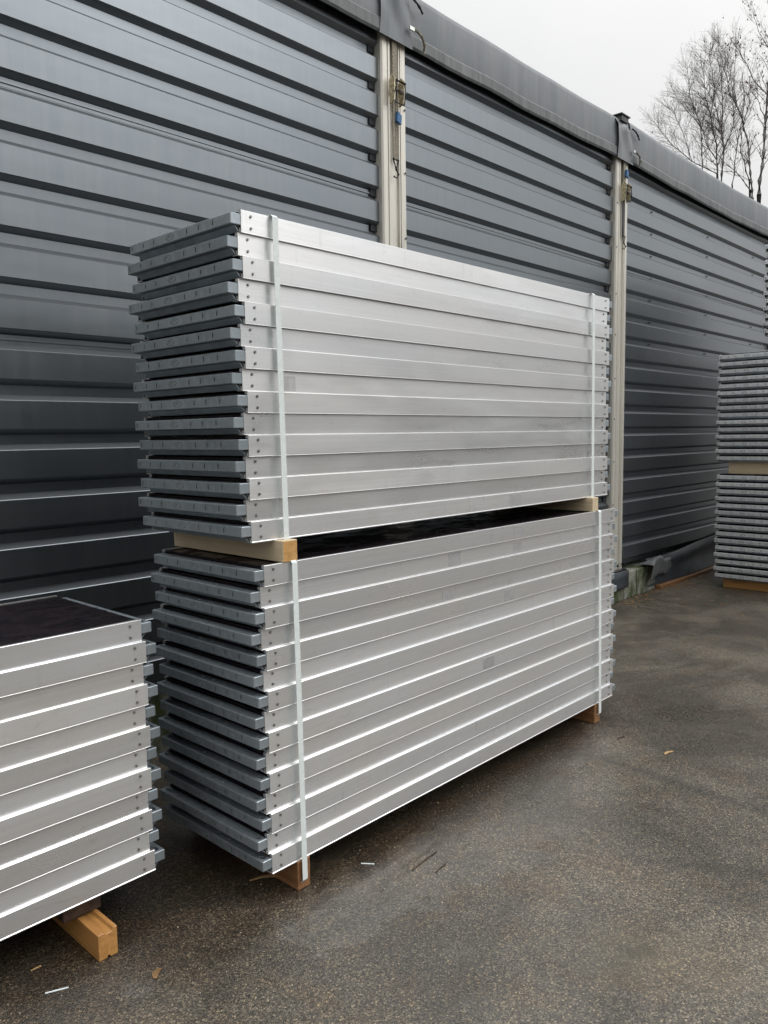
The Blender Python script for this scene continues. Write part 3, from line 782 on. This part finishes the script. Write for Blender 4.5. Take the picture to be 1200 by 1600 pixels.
strip('twig', (2.18, -.205), (2.24, -.215), .006, .003, M['rotten'], 'dark twig on asphalt near right bearer of the central stack', 'twig')
# leaf litter and chips swept against the base timber
vv, ff = [], []
for i in range(520):
    if i < 330:
        x = random.uniform(5.3, 8.2); y = 1.32 - abs(random.gauss(0, .13)) if x > 6.2 else 1.36 - abs(random.gauss(0, .08))
    else:
        x = random.uniform(5.2, 8.5); y = 1.3 - random.uniform(0, 1.1)**1.3
    s = random.uniform(.006, .02); a = random.uniform(0, 6.28); k = len(vv); z = .003 + random.uniform(0, .006)
    for j in range(5):
        b = a + j*1.2566; rr = s*(1 if j % 2 else .6)
        vv.append((x+rr*math.cos(b), y+rr*math.sin(b), z + random.uniform(0, .006)))
    ff.append(tuple(range(k, k+5)))
o = mesh_obj('leaf_litter', vv, ff, M['litter']); o['kind'] = 'stuff'; o['label'] = 'brown leaf litter and chips along the hall base'
# loose stone chips
vv, ff = [], []
for i in range(1500):
    x = random.uniform(-1.2, 5); y = random.uniform(-2.0, 0.15) - max(0, x-1)*.05
    s = random.uniform(.0012, .0036); k = len(vv)
    for dx, dy, dz in ((1, 0, 0), (-.5, .87, 0), (-.5, -.87, 0), (0, 0, 1.1)): vv.append((x+dx*s*random.uniform(.7, 1.2), y+dy*s, .0004+dz*s))
    ff += [(k, k+1, k+3), (k+1, k+2, k+3), (k+2, k, k+3)]
o = mesh_obj('stone_chips', vv, ff, simple('pale_chips', (.40, .36, .29), .6, 0, 60, .6)); o['kind'] = 'stuff'; o['label'] = 'pale stone chips scattered on the asphalt'

# ================================================================== TREES
AX = Vector((.68288798, -.7305231, 0)); FW = Vector((.953, .302, 0))
TB = Vector((30.66, 8.78, 0))
def tree(name, label, limbs, leaves, seed, depth, trunk_r, roots, dens=1.0, minr=.0036):
    rs = random.Random(seed); base = TB + FW*depth + AX*roots
    t_ = empty('bare_tree', base); tag(t_, label, 'tree', 'bare winter trees beyond the hall')
    trunk, br, tw = MB(), MB(), MB(); lv, lf = [], []
    def put(mb, pts, r0, r1, sides):
        n = len(pts); mb.tube(pts, [r0+(r1-r0)*i/(n-1) for i in range(n)], sides, False)
    def wob(p, d, ln, n, up):
        out = [p.copy()]
        for i in range(n):
            d = (d + Vector((rs.gauss(0, .13), rs.gauss(0, .13), rs.gauss(0, .10)+up))).normalized(); p = p + d*ln/n; out.append(p.copy())
        return out
    def grow(pts, r, level):
        n = len(pts); tot = sum((pts[i+1]-pts[i]).length for i in range(n-1))
        cnt = int(max(2, tot*(8 if level == 0 else 10.5)*dens)) 
        for c in range(cnt):
            u = rs.uniform(.12 if level else .08, 1.0); fi = u*(n-1); i = min(int(fi), n-2)
            p = pts[i].lerp(pts[i+1], fi-i); d = (pts[i+1]-pts[i]).normalized()
            side = Vector((rs.gauss(0, 1), rs.gauss(0, 1), rs.gauss(0, .5))); side = (side - d*side.dot(d)).normalized()
            nd = (d*rs.uniform(.55, 1.0) + side*rs.uniform(.45, .95) + Vector((0, 0, .15))).normalized()
            ln = (rs.uniform(.5, 1.35) if level == 0 else rs.uniform(.22, .6))*(1.15-.5*u)
            q = wob(p, nd, ln, 4, .05)
            rr = max(minr, r*(1-.6*u)*.42)
            if level == 0: put(tw, q, min(rr, .018), minr*.8, 3); grow(q, rr, 1)
            else:
                put(tw, q, minr*.85, minr*.6, 3)
                if rs.random() < leaves:
                    for m in range(rs.randint(1, 3)):
                        w = q[rs.randint(1, len(q)-1)] + Vector((rs.gauss(0, .03), rs.gauss(0, .03), -rs.uniform(.0, .06))); s = rs.uniform(.03, .065); k = len(lv)
                        e1 = Vector((rs.gauss(0, 1), rs.gauss(0, 1), rs.gauss(0, .6))).normalized(); e2 = Vector((rs.gauss(0, .3), rs.gauss(0, .3), -1)).normalized()
                        lv.extend([w, w+e1*s*.5+e2*s*.8, w+e2*s*1.7, w-e1*s*.5+e2*s*.8]); lf.append((k, k+1, k+2, k+3))
    for li, (l, r0, r1) in enumerate(limbs):
        dp = 0.0; pts = []
        for i, (a, z) in enumerate(l):
            dp += rs.gauss(0, .10) if i else 0
            pts.append(AX*(a-roots) + Vector((0, 0, z)) + FW*dp)
        # subdivide with a little wobble
        fine = [pts[0]]
        for a, b in zip(pts, pts[1:]):
            for k in (1, 2, 3): fine.append(a.lerp(b, k/3) + (Vector((rs.gauss(0, .02), rs.gauss(0, .02), 0)) if k < 3 else Vector()))
        if li == 0:
            x0 = fine[0]; put(trunk, [Vector((0, 0, 0)), Vector((0.04, .02, 3)), Vector((x0.x*.5, x0.y*.5, 7)), x0], trunk_r, r0, 9); put(trunk, fine, r0, r1, 7)
        else:
            x0 = fine[0]
            if x0.z < 12.6 and l[0][1] < 12.0: put(br, [Vector((x0.x*.15, x0.y*.15, 6.0)), Vector((x0.x*.55, x0.y*.55, 9.0)), x0], r0*1.25, r0, 6)
            put(br, fine, r0, r1, 5)
        grow(fine, r0, 0)
    trunk.obj('trunk', M['bark'], t_, True); br.obj('limbs', M['bark'], t_, True)
    o = tw.obj('twigs', M['twig'], t_); o['kind'] = 'stuff'
    if lf:
        o = mesh_obj('withered_leaves', lv, lf, M['leaf'], t_); o['kind'] = 'stuff'
C_ = [([(0.27, 10.35), (0.4, 11.87), (0.46, 13.78), (0.53, 15.41), (0.64, 17.04), (0.68, 18.18)], .085, .03), ([(0.43, 13.94), (-0.03, 14.38), (-0.29, 14.93), (-0.56, 15.37), (-0.94, 15.87)], .03, .012), ([(0.43, 12.96), (0.18, 13.62), (0.07, 13.84), (-0.19, 14.11)], .024, .01), ([(0.45, 12.96), (0.67, 13.5), (0.9, 14.04)], .03, .01), ([(0.48, 14.7), (0.69, 15.03), (0.97, 15.51)], .028, .01), ([(0.53, 15.41), (0.32, 15.79), (0.05, 16.18), (-0.16, 16.84)], .024, .008), ([(0.61, 16.77), (0.45, 17.15), (0.43, 17.64)], .018, .008)]
B_ = [([(0.0, 10.44), (-0.1, 11.34), (-0.22, 12.43), (-0.43, 13.19), (-0.75, 13.85), (-0.96, 14.12), (-1.09, 14.73), (-1.32, 15.49), (-1.48, 15.98)], .060, .010), ([(-0.13, 11.12), (-0.5, 12.16), (-0.54, 12.98), (-0.41, 14.06), (-0.51, 15.04)], .032, .01), ([(-0.08, 10.74), (-0.56, 11.34), (-1.16, 11.9), (-1.64, 12.39)], .03, .01), ([(-0.43, 13.19), (-0.2, 14.06), (-0.24, 14.82), (-0.07, 15.42)], .024, .008), ([(-0.75, 13.85), (-0.84, 14.83), (-0.78, 15.59), (-0.82, 16.19)], .022, .008), ([(-0.79, 10.96), (-0.66, 12.16), (-0.57, 12.98), (-0.2, 13.52), (0.02, 14.06)], .028, .01)]
A_ = [([(-1.25, 11.22), (-1.2, 12.44), (-1.3, 13.26), (-1.51, 14.08), (-1.88, 14.85), (-2.15, 15.34)], .058, .010), ([(-1.38, 11.33), (-1.47, 12.72), (-1.73, 13.81), (-1.99, 14.85), (-2.19, 16.1)], .045, .009), ([(-2.01, 11.69), (-2.05, 12.72), (-2.12, 13.54), (-2.59, 14.64), (-2.69, 15.73)], .034, .008), ([(-1.2, 12.44), (-0.86, 13.25), (-0.74, 14.07), (-1.0, 15.05), (-1.1, 15.98)], .03, .008), ([(-1.43, 11.63), (-2.41, 12.08), (-3.22, 12.74), (-3.65, 13.24), (-3.98, 13.62)], .03, .007), ([(-1.48, 12.17), (-1.86, 12.72), (-2.17, 13.54), (-2.71, 14.09), (-3.14, 14.64)], .03, .008), ([(-1.73, 13.81), (-1.61, 14.84), (-1.81, 15.72), (-1.8, 16.42)], .024, .008), ([(-1.3, 13.26), (-1.28, 14.4), (-1.43, 15.44), (-1.48, 16.04)], .024, .008), ([(-2.41, 12.08), (-2.73, 13.01), (-3.05, 13.66), (-3.26, 14.1)], .02, .007)]
tree('bare_tree', 'tall dark bare tree with withered leaves at right edge of sky', C_, .45, 3, -.6, .19, .27, .8)
tree('bare_tree', 'bare tree with long curved limb leaning left of the right edge tree', B_, .10, 5, .3, .15, 0.0, .75)
tree('bare_tree', 'bare fan shaped multi stemmed tree above the sloping tarpaulin roof', A_, .015, 8, 1.2, .17, -1.35, 1.5)
